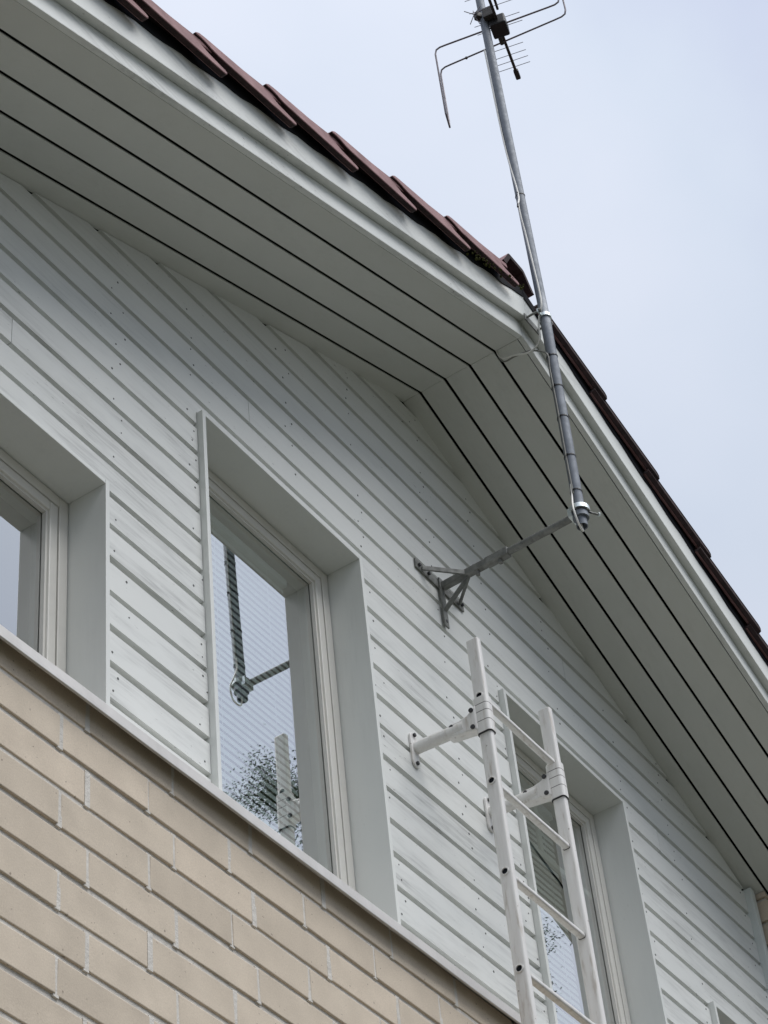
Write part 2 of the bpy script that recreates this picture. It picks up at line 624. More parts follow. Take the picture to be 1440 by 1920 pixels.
# --- siding
bk = MB()                                  # backing panel behind the boards, with window holes
xs = [0.44]
for xl, xr, zt in WINS:
    xs += [xl - RB, xr + RB]
xs += [5.205]
BKY0, BKY1 = 0.0225, 0.05
for i in range(0, len(xs), 2):             # piers between windows
    bk.box(xs[i], xs[i + 1], BKY0, BKY1, -0.3, 0.88)
cols = [(0.44, 1.378, 0.895), (1.378, 1.788, 0.88), (1.788, 2.579, 1.499), (2.579, 3.39, 0.88), (3.39, 4.189, 1.505), (4.189, 4.61, 0.88), (4.61, 5.205, 0.901)]
for xa, xb, za in cols:                    # columns up to the slope
    za_r = roofz(xb, 0.04)
    zl = roofz(xa, 0.04)
    if xa < RX < xb:
        bk.prism([(xa, za), (xb, za), (xb, za_r), (RX, RZ + 0.04), (xa, zl)], (0, BKY0, 0), (1, 0, 0), (0, 0, 1), (0, 1, 0), BKY1 - BKY0)
    else:
        bk.prism([(xa, za), (xb, za), (xb, za_r), (xa, zl)], (0, BKY0, 0), (1, 0, 0), (0, 0, 1), (0, 1, 0), BKY1 - BKY0)
siding = bk.build('siding_wall', M['dark'], house)

FACE, GAP = 0.0915, 0.0195
nails = MB()


def board_seg(mb, x0, x1, zb, zlo, zhi, dy, slopeL=False, slopeR=False, esl=0.0):
    """one length of profiled board; zlo..zhi clip the face height"""
    prof = [(0.0, zlo)]
    if zhi >= zb + FACE - 1e-6:
        prof += [(0.0, zb + FACE - 0.002), (0.002, zb + FACE), (0.017, zb + FACE), (0.017, zb + FACE + GAP + 0.004), (0.0215, zb + FACE + GAP + 0.004), (0.0215, zlo)]
    else:
        prof += [(0.0, zhi), (0.0215, zhi), (0.0215, zlo)]
    def xend(x, z, s):
        if not s:
            return x
        lim = (RZ + esl - z) / T
        return max(x, RX - lim) if s < 0 else min(x, RX + lim)
    r0 = [(xend(x0, z, -1 if slopeL else 0), y + dy, z) for y, z in prof]
    r1 = [(xend(x1, z, 1 if slopeR else 0), y + dy, z) for y, z in prof]
    mb.loft([r0, r1])


n_lo, n_hi = -11, 11
STUDS = [0.52, 1.30 + 0.13, 1.765, 2.24, 2.62, 3.05, 3.36, 3.80, 4.22, 4.57, 5.13]
SPLITS = {2: 1.02, -3: 2.05, 4: None, -5: 3.93, -1: 4.47}
for n in range(n_lo, n_hi + 1):
    zb = Z0 - n * PITCH + 0.014            # board lower edge = top of groove n
    zt_face = zb + FACE
    if zb > RZ - 0.05 or zt_face < 0.09:
        continue
    xL = max(0.44, RX - (RZ + 0.012 - zb) / T)
    xR = min(5.199, RX + (RZ + 0.012 - zb) / T)
    if xR - xL < 0.1:
        continue
    # runs of this board: list of groups; each group is one physical board made of segments (x0,x1,zlo)
    segs = [(xL, xR, zb)]
    for xl, xr, zt in WINS:
        wl_, wr_, wt = xl - RB - 0.002, xr + RB + 0.001, zt + RB + 0.001
        new = []
        for s0, s1, zl in segs:
            if zb < wt and s0 < wr_ and s1 > wl_:
                if s0 < wl_: new.append((s0, wl_, zl))
                if zt_face > wt + 0.004: new.append((max(s0, wl_), min(s1, wr_), wt))
                if s1 > wr_: new.append((wr_, s1, zl))
            else:
                new.append((s0, s1, zl))
        segs = new
    if n in SPLITS and SPLITS[n]:
        xs_ = SPLITS[n]
        new = []
        for s0, s1, zl in segs:
            if s0 + 0.1 < xs_ < s1 - 0.1:
                new += [(s0, xs_ - 0.0012, zl), (xs_ + 0.0012, s1, zl)]
            else:
                new.append((s0, s1, zl))
        segs = new
    groups = []
    for s in segs:
        if groups and abs(groups[-1][-1][1] - s[0]) < 1e-6:
            groups[-1].append(s)
        else:
            groups.append([s])
    for gr_ in groups:
        mb = MB()
        dy = random.uniform(-0.0008, 0.0008)
        dz = random.uniform(-0.0014, 0.0014)
        es_ = random.choice((0.006, -0.0012, -0.0022, -0.003))
        for s0, s1, zl in gr_:
            board_seg(mb, s0, s1, zb + dz, max(zl, 0.07) + dz, zt_face + dz, dy, True, True, es_)
            for sx in STUDS:
                if s0 + 0.02 < sx < s1 - 0.02:
                    for k, zz in enumerate((zb + 0.022, zb + 0.070)):
                        px = sx + random.uniform(-0.022, 0.022) + (0.022 if k else 0)
                        zz += random.uniform(-0.007, 0.007)
                        if zz < zl + 0.01 or zz > roofz(px) - 0.02 or random.random() < 0.30:
                            continue
                        nails.tube([(px, dy - 0.0009, zz), (px, dy + 0.002, zz)], random.uniform(0.0022, 0.0038), 6)
        mb.build('siding_board', M['siding'], siding)
nl = nails.build('nail_heads', M['nail'], siding)
tag(nl, kind='stuff')
ct = MB(); ct.box(5.200, 5.234, -0.026, 0.05, -0.2, roofz(5.236) - 0.004)
ct.build('corner_trim', M['casing'], siding, bevel=0.002)

# --- brick wall
HB = 0.102
mw = MB()
mw.box(0.449, 5.243, BY + 0.0060, 0.06, GROUND, 0.086)
for row in range(-1, 13):                  # head joints, filled almost flush
    off = 1.160 if row % 2 == 0 else 1.251
    for i in range(-2, 11):
        xj = off + 0.3 * i
        if 0.46 < xj < 5.2:
            mw.box(xj - 0.0085, xj + 0.0085, BY + random.uniform(0.0000, 0.0013), BY + 0.02, -(row + 1) * HB + 0.004, -row * HB - 0.004 if row >= 0 else 0.088)
mw.box(-0.30, 0.449, BY + 0.006, 0.06, GROUND, roofz(-0.30) + 0.0)
mw.prism([(5.262, GROUND), (6.34, GROUND), (6.34, roofz(6.34)), (5.262, roofz(5.262))], (0, BY + 0.006, 0), (1, 0, 0), (0, 0, 1), (0, 1, 0), 0.06 - BY - 0.006)
brickw = mw.build('brick_wall', M['mortar'], house)

protos = []
for k in range(6):
    bb = MB(); bb.box(-0.1463, 0.1463, 0.0, 0.05, -0.0427, 0.0427, jit=0.0013)
    o_ = bb.build('brick', M['brick'], brickw, bevel=0.0022, seg=2)
    protos.append(o_)
    o_.location = (0, 0, 0)
first_use = list(range(6))


def put_brick(x, z, sx=1.0):
    k = random.randrange(6)
    if k in first_use:
        first_use.remove(k)
        o_ = protos[k]
    else:
        o_ = protos[k].copy()
        COL.objects.link(o_)
        o_.parent = brickw
    o_.location = (x + random.uniform(-0.0015, 0.0015), BY + random.uniform(-0.0012, 0.0012), z + random.uniform(-0.0016, 0.0016))
    o_.rotation_euler = (random.uniform(-0.006, 0.006), random.uniform(-0.0035, 0.0035), random.uniform(-0.004, 0.004))
    o_.scale = (sx, 1, 1)


far = MB()
for row in range(-1, 46):
    zc = -(row + 0.5) * HB
    off = 1.160 if row % 2 == 0 else 1.251
    i0 = math.floor((-0.28 - off) / 0.3)
    x = off + 0.3 * i0 + 0.15
    while x < 6.2:
        if row <= 12 and 0.4 < x < 4.3:
            put_brick(x, zc)
        elif zc > GROUND + 0.05:
            far.box(max(-0.298, x - 0.144), min(6.338, x + 0.144), BY, -0.012, zc - 0.0435, zc + 0.0435)
        x += 0.3
# flanks beside the timber panel
row = -2
while True:
    zc = -(row + 0.5) * HB
    if zc > 2.2:
        break
    odd = row % 2
    for bx0 in (5.250, 5.550, 5.850, 6.15):
        a = bx0 - (0.15 if odd else 0)
        xa, xb = max(5.250, a), min(6.336, a + 0.288)
        if xb - xa < 0.05:
            continue
        zl_, zh_ = zc - 0.0427, zc + 0.0427
        if zh_ > roofz(xb, -0.004):            # cut along the slope
            lim = -0.004
            if roofz(xa, lim) < zl_ + 0.008:
                continue
            xat = lambda z_: RX + (RZ + lim - z_) / T
            pl = [(xa, zl_)]
            if roofz(xb, lim) > zl_ + 0.002:
                pl += [(xb, zl_), (xb, roofz(xb, lim))]
            else:
                pl += [(xat(zl_), zl_)]
            if roofz(xa, lim) > zh_:
                pl += [(xat(zh_), zh_), (xa, zh_)]
            else:
                pl += [(xa, roofz(xa, lim))]
            q = MB(); q.prism(pl, (0, BY, 0), (1, 0, 0), (0, 0, 1), (0, 1, 0), 0.07)
            q.build('brick', M['brick'], brickw, bevel=0.002)
            continue
        if xa < 5.6 and zc > 1.0:
            put_brick((xa + xb) / 2, zc, (xb - xa) / 0.288)
        else:
            far.box(xa, xb, BY, -0.012, zc - 0.0435, zc + 0.0435)
    for a in (-0.28, 0.02, 0.32):
        xa, xb = a - (0.15 if odd else 0), a + 0.288 - (0.15 if odd else 0)
        xa, xb = max(-0.298, xa), min(0.443, xb)
        if xb - xa > 0.05 and zc + 0.05 < roofz(xa):
            far.box(xa, xb, BY, -0.012, zc - 0.0435, zc + 0.0435)
    row -= 1
tag(far.build('lower_bricks', M['brick'], brickw), kind='stuff')

# --- flashing between brick and timber
fl = MB()
fx0, fx1 = 0.445, 5.246
def fz(x): return (x - 0.93) * 0.0098
ring = [(-0.0860, 0.0455), (-0.0915, 0.0440), (-0.0932, 0.0455), (-0.0938, 0.0735), (-0.0920, 0.0762), (0.0210, 0.125), (0.0210, 0.1235), (-0.0910, 0.0742), (-0.0920, 0.0728), (-0.0915, 0.0470), (-0.0860, 0.0470)]
rings = []
n_seg = 40
for i in range(n_seg + 1):
    x = fx0 + (fx1 - fx0) * i / n_seg
    wob = 0.0012 * math.sin(i * 1.7) + 0.0008 * math.sin(i * 0.63 + 1)
    rings.append([(x, y + (wob if y < -0.08 else 0), z + fz(x) + (wob * 0.8 if y < -0.06 else 0)) for y, z in ring])
fl.loft(rings)
fl.build('flashing', M['flashing'], house)

# --- soffit boards
sf = MB()
GR = [0.0, -0.064, -0.166, -0.268, -0.370, -0.462]
XE_L, XE_R = -0.55, 6.59
cav = MB()
for sgn, xe in ((-1, XE_L), (1, XE_R)):
    p = [(RX, 0.12), (xe, 0.12)]
    cav.prism([(RX, RZ + 0.12), (xe, roofz(xe, 0.12)), (xe, roofz(xe, 0.14)), (RX, RZ + 0.14)], (0, 3.9, 0), (1, 0, 0), (0, 0, 1), (0, -1, 0), 4.40)
soffit = cav.build('soffit', M['felt_shade'], house)
for sgn, xe in ((-1, XE_L), (1, XE_R)):
    for k in range(5):
        y0, y1 = GR[k], GR[k + 1]
        ya = y0 - (0.0050 if k else -0.008)
        yb = y1 + (0.0050 if k < 4 else 0.0)
        if k == 4:
            yb = y1 + (0.0018 if sgn > 0 else -0.0003)
        xa = RX + sgn * 0.0009
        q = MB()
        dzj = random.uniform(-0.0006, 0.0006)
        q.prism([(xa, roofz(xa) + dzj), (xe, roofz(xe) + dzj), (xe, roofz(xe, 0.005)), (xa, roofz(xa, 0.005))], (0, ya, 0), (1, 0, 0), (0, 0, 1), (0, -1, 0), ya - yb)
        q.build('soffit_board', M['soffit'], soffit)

# --- verge (barge) boards: lower one and a thicker upper one standing proud
for sgn, xe in ((-1, XE_L), (1, XE_R)):
    xa = RX + sgn * 0.0007
    q = MB()
    q.prism([(xa, roofz(xa)), (xe, roofz(xe)), (xe, roofz(xe, 0.110)), (xa, roofz(xa, 0.110))], (0, -0.4625, 0), (1, 0, 0), (0, 0, 1), (0, -1, 0), 0.0195)
    q.build('barge_board', M['fascia'], house, bevel=0.002)
    q = MB()
    q.prism([(xa, roofz(xa, 0.076)), (xe, roofz(xe, 0.076)), (xe, roofz(xe, 0.226)), (xa, roofz(xa, 0.226))], (0, -0.4825, 0), (1, 0, 0), (0, 0, 1), (0, -1, 0), 0.0275)
    q.build('barge_board', M['fascia'], house, bevel=0.002)

# --- added black strip painting the shade under the tiles onto the barge boards
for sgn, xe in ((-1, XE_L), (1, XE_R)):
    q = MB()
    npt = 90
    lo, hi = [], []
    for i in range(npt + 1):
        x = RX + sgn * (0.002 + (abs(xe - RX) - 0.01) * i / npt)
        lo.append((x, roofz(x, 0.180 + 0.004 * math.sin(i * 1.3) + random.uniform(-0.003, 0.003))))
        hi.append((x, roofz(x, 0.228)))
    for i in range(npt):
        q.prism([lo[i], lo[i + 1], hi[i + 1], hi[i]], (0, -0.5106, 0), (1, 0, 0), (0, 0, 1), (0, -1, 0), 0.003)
    q.build('shade_strip', M['felt_shade'], house)

# --- roof deck and tiles
rd = MB()
for sgn, xe in ((-1, XE_L - 0.02), (1, XE_R + 0.02)):
    rd.prism([(RX, RZ + 0.19), (xe, roofz(xe, 0.19)), (xe, roofz(xe, 0.21)), (RX, RZ + 0.21)], (0, 3.9, 0), (1, 0, 0), (0, 0, 1), (0, -1, 0), 4.38)
roof = rd.build('roof', M['felt_shade'], house)
GA = 0.3645                               # tile gauge along the slope


def tile_mesh(verge, left=True):
    """tile in its own frame: s up the slope (0 at the nose), w inward from the verge, h above the soffit plane along its normal"""
    mb = MB()
    L = 0.43
    cols_ = [0.012, 0.03, 0.045, 0.06, 0.08, 0.11, 0.15, 0.20, 0.25, 0.30, 0.33] if verge else [0.33, 0.36, 0.40, 0.44, 0.48, 0.53, 0.58, 0.63]
    def prof(w):
        return 0.2065 + 0.022 * math.cos((w - 0.040) / 0.30 * 2 * math.pi)
    th = 0.020
    rows_ = [0.0, 0.015, 0.15, 0.30, L]
    top, bot = [], []
    for s_ in rows_:
        lift = 0.024 * (1 - s_ / L)
        top.append([Vector((s_, w, prof(w) + lift - (0.006 if s_ == 0.0 else 0.0))) for w in cols_])
        bot.append([Vector((s_, w, prof(w) + lift - th)) for w in cols_])
    V = lambda p: mb.bm.verts.new(p)
    tv = [[V(p) for p in r] for r in top]
    bv = [[V(p) for p in r] for r in bot]
    nr, nc = len(rows_), len(cols_)
    for i in range(nr - 1):
        for j in range(nc - 1):
            mb.bm.faces.new((tv[i][j], tv[i + 1][j], tv[i + 1][j + 1], tv[i][j + 1]))
            mb.bm.faces.new((bv[i][j], bv[i][j + 1], bv[i + 1][j + 1], bv[i + 1][j]))
    for i in range(nr - 1):
        mb.bm.faces.new((tv[i][0], bv[i][0], bv[i + 1][0], tv[i + 1][0]))
        mb.bm.faces.new((tv[i][-1], tv[i + 1][-1], bv[i + 1][-1], bv[i][-1]))
    for j in range(nc - 1):
        mb.bm.faces.new((tv[0][j], tv[0][j + 1], bv[0][j + 1], bv[0][j]))
        mb.bm.faces.new((tv[-1][j], bv[-1][j], bv[-1][j + 1], tv[-1][j + 1]))
    if verge and not left:
        # plain rounded edge, undercut, on the right-hand verge
        poly = [(0.000, 0.223), (0.004, 0.241), (0.018, 0.247), (0.36, 0.225), (0.43, 0.213), (0.43, 0.195), (0.36, 0.199), (0.06, 0.219), (0.02, 0.223)]
        mb.loft([[Vector((s_, w0 + 0.010 * (s_ / 0.48), h + dh)) for s_, h in poly] for w0, dh in ((0.003, -0.001), (0.0, -0.003), (0.014, -0.016), (0.026, -0.012))])
    elif verge:
        # hanging side flange with an S-cut nose and a rounded head end
        poly = [(-0.014, 0.232), (-0.004, 0.240), (0.012, 0.2465), (0.04, 0.247), (0.36, 0.221), (0.40, 0.192), (0.472, 0.168),
                (0.480, 0.161), (0.476, 0.152), (0.462, 0.148), (0.445, 0.150),
                (0.10, 0.198), (0.085, 0.200), (0.070, 0.204), (0.052, 0.210), (0.032, 0.221), (0.010, 0.227), (-0.008, 0.229)]
        # steep flank of the outer roll: bottom stands further out than the top
        def pt(s_, h, w): return Vector((s_, w + 0.012 * (s_ / 0.48) + 0.10 * (h - 0.19), h))
        mb.loft([[pt(s_, h, 0.0) for s_, h in poly], [pt(s_, h, 0.020) for s_, h in poly]])
    return mb


def place_tile(o_, sgn, s0, yv):
    """origin on the ridge line shifted down the slope by s0"""
    up = Vector((-sgn * math.cos(ROOF), 0, math.sin(ROOF)))
    nrm = Vector((sgn * math.sin(ROOF), 0, math.cos(ROOF)))
    pos = Vector((RX, yv, RZ)) - up * s0
    mm = Matrix((up, Vector((0, 1, 0)), nrm)).transposed().to_4x4()
    mm.translation = pos
    o_.matrix_world = mm


for sgn in (-1, 1):
    for verge in (True, False):
        po = None
        s0, yv = (0.526, -0.560) if sgn < 0 else (0.428, -0.548)
        while s0 < 4.0:
            if po is None:
                po = tile_mesh(verge, sgn < 0).build('roof_tile', M['tile'], roof, bevel=0.0022 if verge else 0, seg=1)
                shade_raw_edges(po, lambda n_: n_.z < -0.25 or (n_.x < -0.45 and n_.z < 0.75) or (sgn > 0 and verge and n_.z < 0.92))  # painted shade on down-facing, nose and right verge faces
                o_ = po
            else:
                o_ = po.copy(); COL.objects.link(o_); o_.parent = roof
            place_tile(o_, sgn, s0 + random.uniform(-0.004, 0.004), yv + random.uniform(-0.002, 0.002))
            o_.matrix_world = o_.matrix_world @ Matrix.Rotation(random.uniform(-0.006, 0.006), 4, 'Y')
            s0 += GA

# ridge caps
def ridge_cap(y0, y1, dz, r):
    q = MB()
    zc = RZ + 0.434 + dz
    outer = [(-r, -0.085), (-r * 0.52, -0.006), (-r * 0.42, 0.0), (r * 0.42, 0.0), (r * 0.52, -0.006), (r, -0.085)]
    inner = [(r - 0.020, -0.090), (r * 0.40, -0.020), (-r * 0.40, -0.020), (-r + 0.020, -0.090)]
    q.prism(outer + inner, (RX + 0.048, y0, zc), (1, 0, 0), (0, 0, 1), (0, 1, 0), y1 - y0)
    o_ = q.build('ridge_tile', M['tile'], roof, smooth=50)
    shade_raw_edges(o_, lambda n_: n_.y < -0.5 or n_.z < -0.2)
    return o_
for i in range(5):
    ridge_cap(-0.490 + i * 0.37, -0.490 + i * 0.37 + 0.42, 0.0, 0.104 - 0.010 * (i % 2))
ms = MB()
for _ in range(40):
    s_ = random.uniform(0.0, 0.42)
    x = RX - s_ - 0.05
    c_ = Vector((x, random.uniform(-0.556, -0.535), roofz(x) + 0.162 + 0.10 * (0.46 - s_) * 0.3 + random.uniform(-0.012, 0.010)))
    r_ = random.uniform(0.002, 0.006)
    ms.tube([c_ + Vector((0, 0, -r_)), c_ + Vector((r_ * 0.2, 0, -r_ * 0.4)), c_ + Vector((0, 0, r_ * 0.5)), c_ + Vector((0, 0, r_))], [r_ * 0.3, r_, r_ * 0.8, r_ * 0.2], 6)
tag(ms.build('moss', M['moss'], roof), kind='stuff')

# --- house body: rooms and other walls so the shell is closed
rm = MB()
def quad(mb, *ps): mb.bm.faces.new([mb.bm.verts.new(p) for p in ps])
X0r, X1r, Y0r, Y1r, Z0r, Z1r = 0.5, 5.2, 0.06, 3.6, -0.85, 1.55
quad(rm, (X0r, Y1r, Z0r), (X1r, Y1r, Z0r), (X1r, Y1r, Z1r), (X0r, Y1r, Z1r))
quad(rm, (X0r, Y0r, Z0r), (X0r, Y1r, Z0r), (X0r, Y1r, Z1r), (X0r, Y0r, Z1r))
quad(rm, (X1r, Y0r, Z0r), (X1r, Y1r, Z0r), (X1r, Y1r, Z1r), (X1r, Y0r, Z1r))
quad(rm, (X0r, Y0r, Z0r), (X1r, Y0r, Z0r), (X1r, Y1r, Z0r), (X0r, Y1r, Z0r))
quad(rm, (X0r, Y0r, Z1r), (X1r, Y0r, Z1r), (X1r, Y1r, Z1r), (X0r, Y1r, Z1r))
rm.build('room', M['room'], house)
ow = MB()
ow.box(-0.30, -0.20, 0.065, 3.8, GROUND, roofz(-0.3) + 0.1)
ow.box(6.24, 6.34, 0.065, 3.8, GROUND, roofz(6.34) + 0.1)
ow.prism([(-0.199, GROUND), (6.239, GROUND), (6.239, roofz(6.24, 0.1)), (RX, RZ + 0.1), (-0.199, roofz(-0.2, 0.1))], (0, 3.70, 0), (1, 0, 0), (0, 0, 1), (0, 1, 0), 0.1)
ow.build('outer_wall', M['brick'], house)

# ------------------------------------------------------------------ venetian blinds
def blind(name, label, xl, xr, ztop, zbot):
    t = thing(name, label, 'blind', group='venetian blinds behind the window glass')
    q = MB(); q.box(xl, xr, 0.148, 0.178, ztop, ztop + 0.025)
    q.build('head_rail', M['blind'], t)
    so = None
    z = ztop - 0.012
    a = R(77)
    while z > zbot:
        if so is None:
            q = MB()
            ra, rb = [], []
            pr = [(-0.0125, 0.0), (-0.006, 0.0016), (0.0, 0.0022), (0.006, 0.0016), (0.0125, 0.0), (0.006, 0.0012), (0.0, 0.0018), (-0.006, 0.0012)]
            pr = [(y * math.cos(a) - zz * math.sin(a), y * math.sin(a) + zz * math.cos(a)) for y, zz in pr]
            q.loft([[(xl + 0.004, y, zz) for y, zz in pr], [(xr - 0.004, y, zz) for y, zz in pr]])
            so = q.build('slat', M['blind'], t)
            o_ = so
        else:
            o_ = so.copy(); COL.objects.link(o_); o_.parent = t
        o_.location = (0, 0.163, z + random.uniform(-0.0006, 0.0006))
        z -= 0.0265
    for fx in (0.22, 0.78):
        x = xl + (xr - xl) * fx
        q = MB(); q.tube([(x, 0.1505, zbot), (x, 0.1505, ztop)], 0.0008, 5)
        q.build('ladder_cord', M['blind'], t)
    return t

blind('window_blind', 'white venetian blind in the tall window left of the ladder and antenna bracket', 1.955, 2.411, 1.36, 0.16)
blind('window_blind', 'white venetian blind in the window behind the white ladder', 3.560, 3.950, 1.37, 0.16)

# ------------------------------------------------------------------ wall ladder
lad = thing('wall_ladder', 'white painted metal wall ladder standing off the siding on two brackets', 'ladder')
RXs = (2.812, 3.222)
RY = -0.232
rail_prof = rrect(0.024, 0.042, 0.008)
for rx, zt_ in zip(RXs, (1.205, 1.195)):
    q = MB()
    q.prism(rail_prof, (rx, RY, GROUND + 0.1), (1, 0, 0), (0, 1, 0), (0, 0, 1), zt_ - GROUND - 0.1)
    q.build('rail', M['ladder'], lad, smooth=40, bevel=0.002)
rung_prof = rrect(0.022, 0.0155, 0.005)
k = 0
z = 0.985
while z > GROUND + 0.2:
    q = MB()
    q.prism(rung_prof, (RXs[0] + 0.0115, RY, z), (0, 1, 0), (0, 0, 1), (1, 0, 0), RXs[1] - RXs[0] - 0.023)
    rg = q.build('rung', M['ladder'], lad, smooth=40)
    q = MB()                               # flared tube end on the outside of the left rail, with its dark hole
    xo = RXs[0] - 0.012
    n_ = 14
    ro, ri = 0.0138, 0.0088
    rr_ = []
    for (xx, rad_) in ((xo + 0.004, ro), (xo - 0.003, ro * 0.94), (xo - 0.0038, ri * 1.1), (xo + 0.004, ri)):
        rr_.append([(xx, RY + rad_ * math.cos(2 * math.pi * i / n_), z + 0.004 + rad_ * math.sin(2 * math.pi * i / n_)) for i in range(n_)])
    q.loft(rr_, False)
    q.build('rung_flare', M['ladder'], rg, smooth=50)
    q = MB(); q.disc((xo - 0.0005, RY, z + 0.004), (1, 0, 0), ri * 1.03, 0.004, 12)
    q.build('rung_hole', M['dark'], rg)
    q = MB()                               # dark dirt seam where the rung meets the right rail
    q.prism(rrect(0.0235, 0.017, 0.005), (RXs[1] - 0.0135, RY, z - 0.0008), (0, 1, 0), (0, 0, 1), (1, 0, 0), 0.0022)
    q.build('joint_seam', M['bolt'], rg)
    z -= 0.307
    k += 1

for rx, zc in zip(RXs, (0.905, 0.905)):
    br_ = MB()                             # wall plate
    pp = []
    for k in range(9): pp.append((0.019 * math.cos(R(180 * k / 8)), 0.041 + 0.019 * math.sin(R(180 * k / 8))))
    for k in range(9): pp.append((-0.019 * math.cos(R(180 * k / 8)), -0.046 - 0.019 * math.sin(R(180 * k / 8))))
    br_.prism(pp, (rx - 0.027, -0.001, zc - 0.008), (1, 0, 0), (0, 0, 1), (0, -1, 0), 0.007)
    bracket = br_.build('wall_bracket', M['ladder'], lad, bevel=0.0015)
    q = MB()
    q.prism(rrect(0.034, 0.037, 0.015), (rx - 0.020, -0.006, zc), (1, 0, 0), (0, 0, 1), Vector((0.062, -1, 0)).normalized(), 0.165)
    q.build('bracket_arm', M['ladder'], bracket, smooth=40)
    # clamp cheeks flaring from the arm to the rail
    poly = [(-0.112, -0.016), (-0.112, 0.020), (-0.128, 0.024), (-0.160, 0.023), (-0.188, 0.029), (-0.205, 0.040), (-0.216, 0.054), (-0.216, -0.036), (-0.180, -0.029), (-0.126, -0.021)]
    q = MB()
    q.prism(poly, (rx - 0.0225, 0, zc), (0, 1, 0), (0, 0, 1), (1, 0, 0), 0.037)
    q.build('clamp', M['ladder'], bracket, bevel=0.005)
    bands = ((-0.050, -0.012), (-0.0095, 0.022), (0.0245, 0.0485), (0.051, 0.076))
    q = MB()
    for za, zb_ in bands:
        q.prism(rrect(0.037, 0.050, 0.012), (rx, RY, zc + za), (1, 0, 0), (0, 1, 0), (0, 0, 1), zb_ - za)
    q.build('clamp_band', M['ladder'], bracket, smooth=40)
    q = MB()
    for za in (-0.052, -0.012, 0.022, 0.0485):
        q.prism(rrect(0.0355, 0.0485, 0.012), (rx, RY, zc + za), (1, 0, 0), (0, 1, 0), (0, 0, 1), 0.0026)
    q.build('clamp_slit', M['bolt'], bracket)
    for (by_, bz) in ((-0.134, 0.010), (-0.204, 0.036), (-0.203, -0.024)):
        q = MB(); q.disc((rx - 0.0220, by_, zc + bz), (-1, 0, 0), 0.0078, 0.006, 8)
        q.build('bolt', M['bolt'], bracket, bevel=0.0015)
    for bz in (0.043, -0.060):
        q = MB(); q.disc((rx - 0.027, -0.008, zc + bz), (0, -1, 0), 0.0068, 0.007, 6)
        q.build('bolt', M['bolt'], bracket, bevel=0.0015)

# ------------------------------------------------------------------ antenna mast and its bracket
MB0, MC0, MT0 = Vector((3.064, -0.541, 1.672)), Vector((3.047, -0.565, 2.65)), Vector((3.036, -0.566, 4.75))
def mast_at(z):
    a, b_ = (MB0, MC0) if z < MC0.z else (MC0, MT0)
    return a + (b_ - a) * ((z - a.z) / (b_.z - a.z))
mast = thing('antenna_mast', 'grey steel antenna mast clamped to the gable peak and to a wall arm', 'mast')
ZA = 1.727
MX, MY = mast_at(ZA).x, mast_at(ZA).y
q = MB()                                   # hollow tube: inner wall, lip and outer wall
n_ = 20
ro, ri, ru = 0.0184, 0.0158, 0.0168
rr_ = []
for zz, rad_ in ((1.85, ri), (1.673, ri), (1.672, ro), (2.3, ro), (2.55, ro), (2.648, ro), (2.650, ru), (2.75, ru), (3.2, ru), (4.75, ru), (4.75, 0.001)):
    c_ = mast_at(zz)
    rr_.append([(c_.x + rad_ * math.cos(2 * math.pi * i / n_), c_.y + rad_ * math.sin(2 * math.pi * i / n_), zz) for i in range(n_)])
q.loft(rr_, False)
q.build('mast_tube', M['mast'], mast, smooth=40)
for zz in (2.433, 2.287, 2.143, 1.969, 1.814, 3.285):
    q = MB()
    c_ = mast_at(zz)
    tl = random.uniform(-0.004, 0.004)
    TR = 0.0202 if zz < 2.6 else 0.0185
    q.loft([[(c_.x + TR * math.cos(2 * math.pi * i / 16), c_.y + TR * math.sin(2 * math.pi * i / 16), zz + tl * math.cos(2 * math.pi * i / 16) + h_) for i in range(16)] for h_ in (0, 0.0045)])
    q.tube([(c_.x - 0.019, c_.y, zz + 0.002), (c_.x - 0.027, c_.y - 0.004, zz - 0.004)], 0.0022, 6)
    q.build('cable_tie', M['black'], mast)
# wall bracket
def AW(d): return 1.742 + (ZA - 1.742) * d / 0.54
def AX(d): return 3.087 + (MX - 3.087) * d / 0.54
q = MB(); q.box(2.935, 3.222, -0.007, -0.0005, 1.726, 1.764)
wb = q.build('wall_bracket', M['galv'], mast, bevel=0.001)
q = MB(); q.prism([(0, 0), (0.026, 0), (0.026, 0.205), (0, 0.205)], (3.066, -0.0075, 1.563), (1, 0, 0), (0, 0, 1), (0, -1, 0), 0.006)
q.build('bracket_plate', M['galv'], wb, bevel=0.001)
q = MB(); q.bar((3.087, -0.012, AW(0.012)), (AX(0.215), -0.215, AW(0.215)), 0.024, 0.026)
q.build('bracket_arm', M['galv'], wb, bevel=0.003)
q = MB(); q.tube([(AX(0.195), -0.195, AW(0.195)), (AX(-MY - 0.02), MY + 0.026, AW(-MY))], 0.0125, 14)
q.build('arm_tube', M['galv'], wb, smooth=40)
q = MB(); q.bar((AX(0.185), -0.185, AW(0.185) - 0.001), (AX(0.272), -0.272, AW(0.272) - 0.001), 0.029, 0.029)
q.build('arm_sleeve', M['galv'], wb, bevel=0.003)
for a_ in ((2.966, -0.010, 1.738), (3.192, -0.010, 1.742), (3.079, -0.012, 1.632)):
    q = MB(); q.bar(a_, (3.087 + (a_[0] - 3.087) * 0.06, -0.110, 1.739 - (0.010 if a_[2] < 1.7 else 0.0)), 0.006 if a_[2] > 1.7 else 0.018, 0.018 if a_[2] > 1.7 else 0.006)
    q.build('brace', M['galv'], wb, bevel=0.001)
for (bx, bz) in ((2.952, 1.742), (3.008, 1.744), (3.207, 1.745), (3.079, 1.586)):
    q = MB(); q.disc((bx, -0.006, bz), (0, -1, 0), 0.0062, 0.009, 6)
    q.build('bolt', M['bolt'], wb)
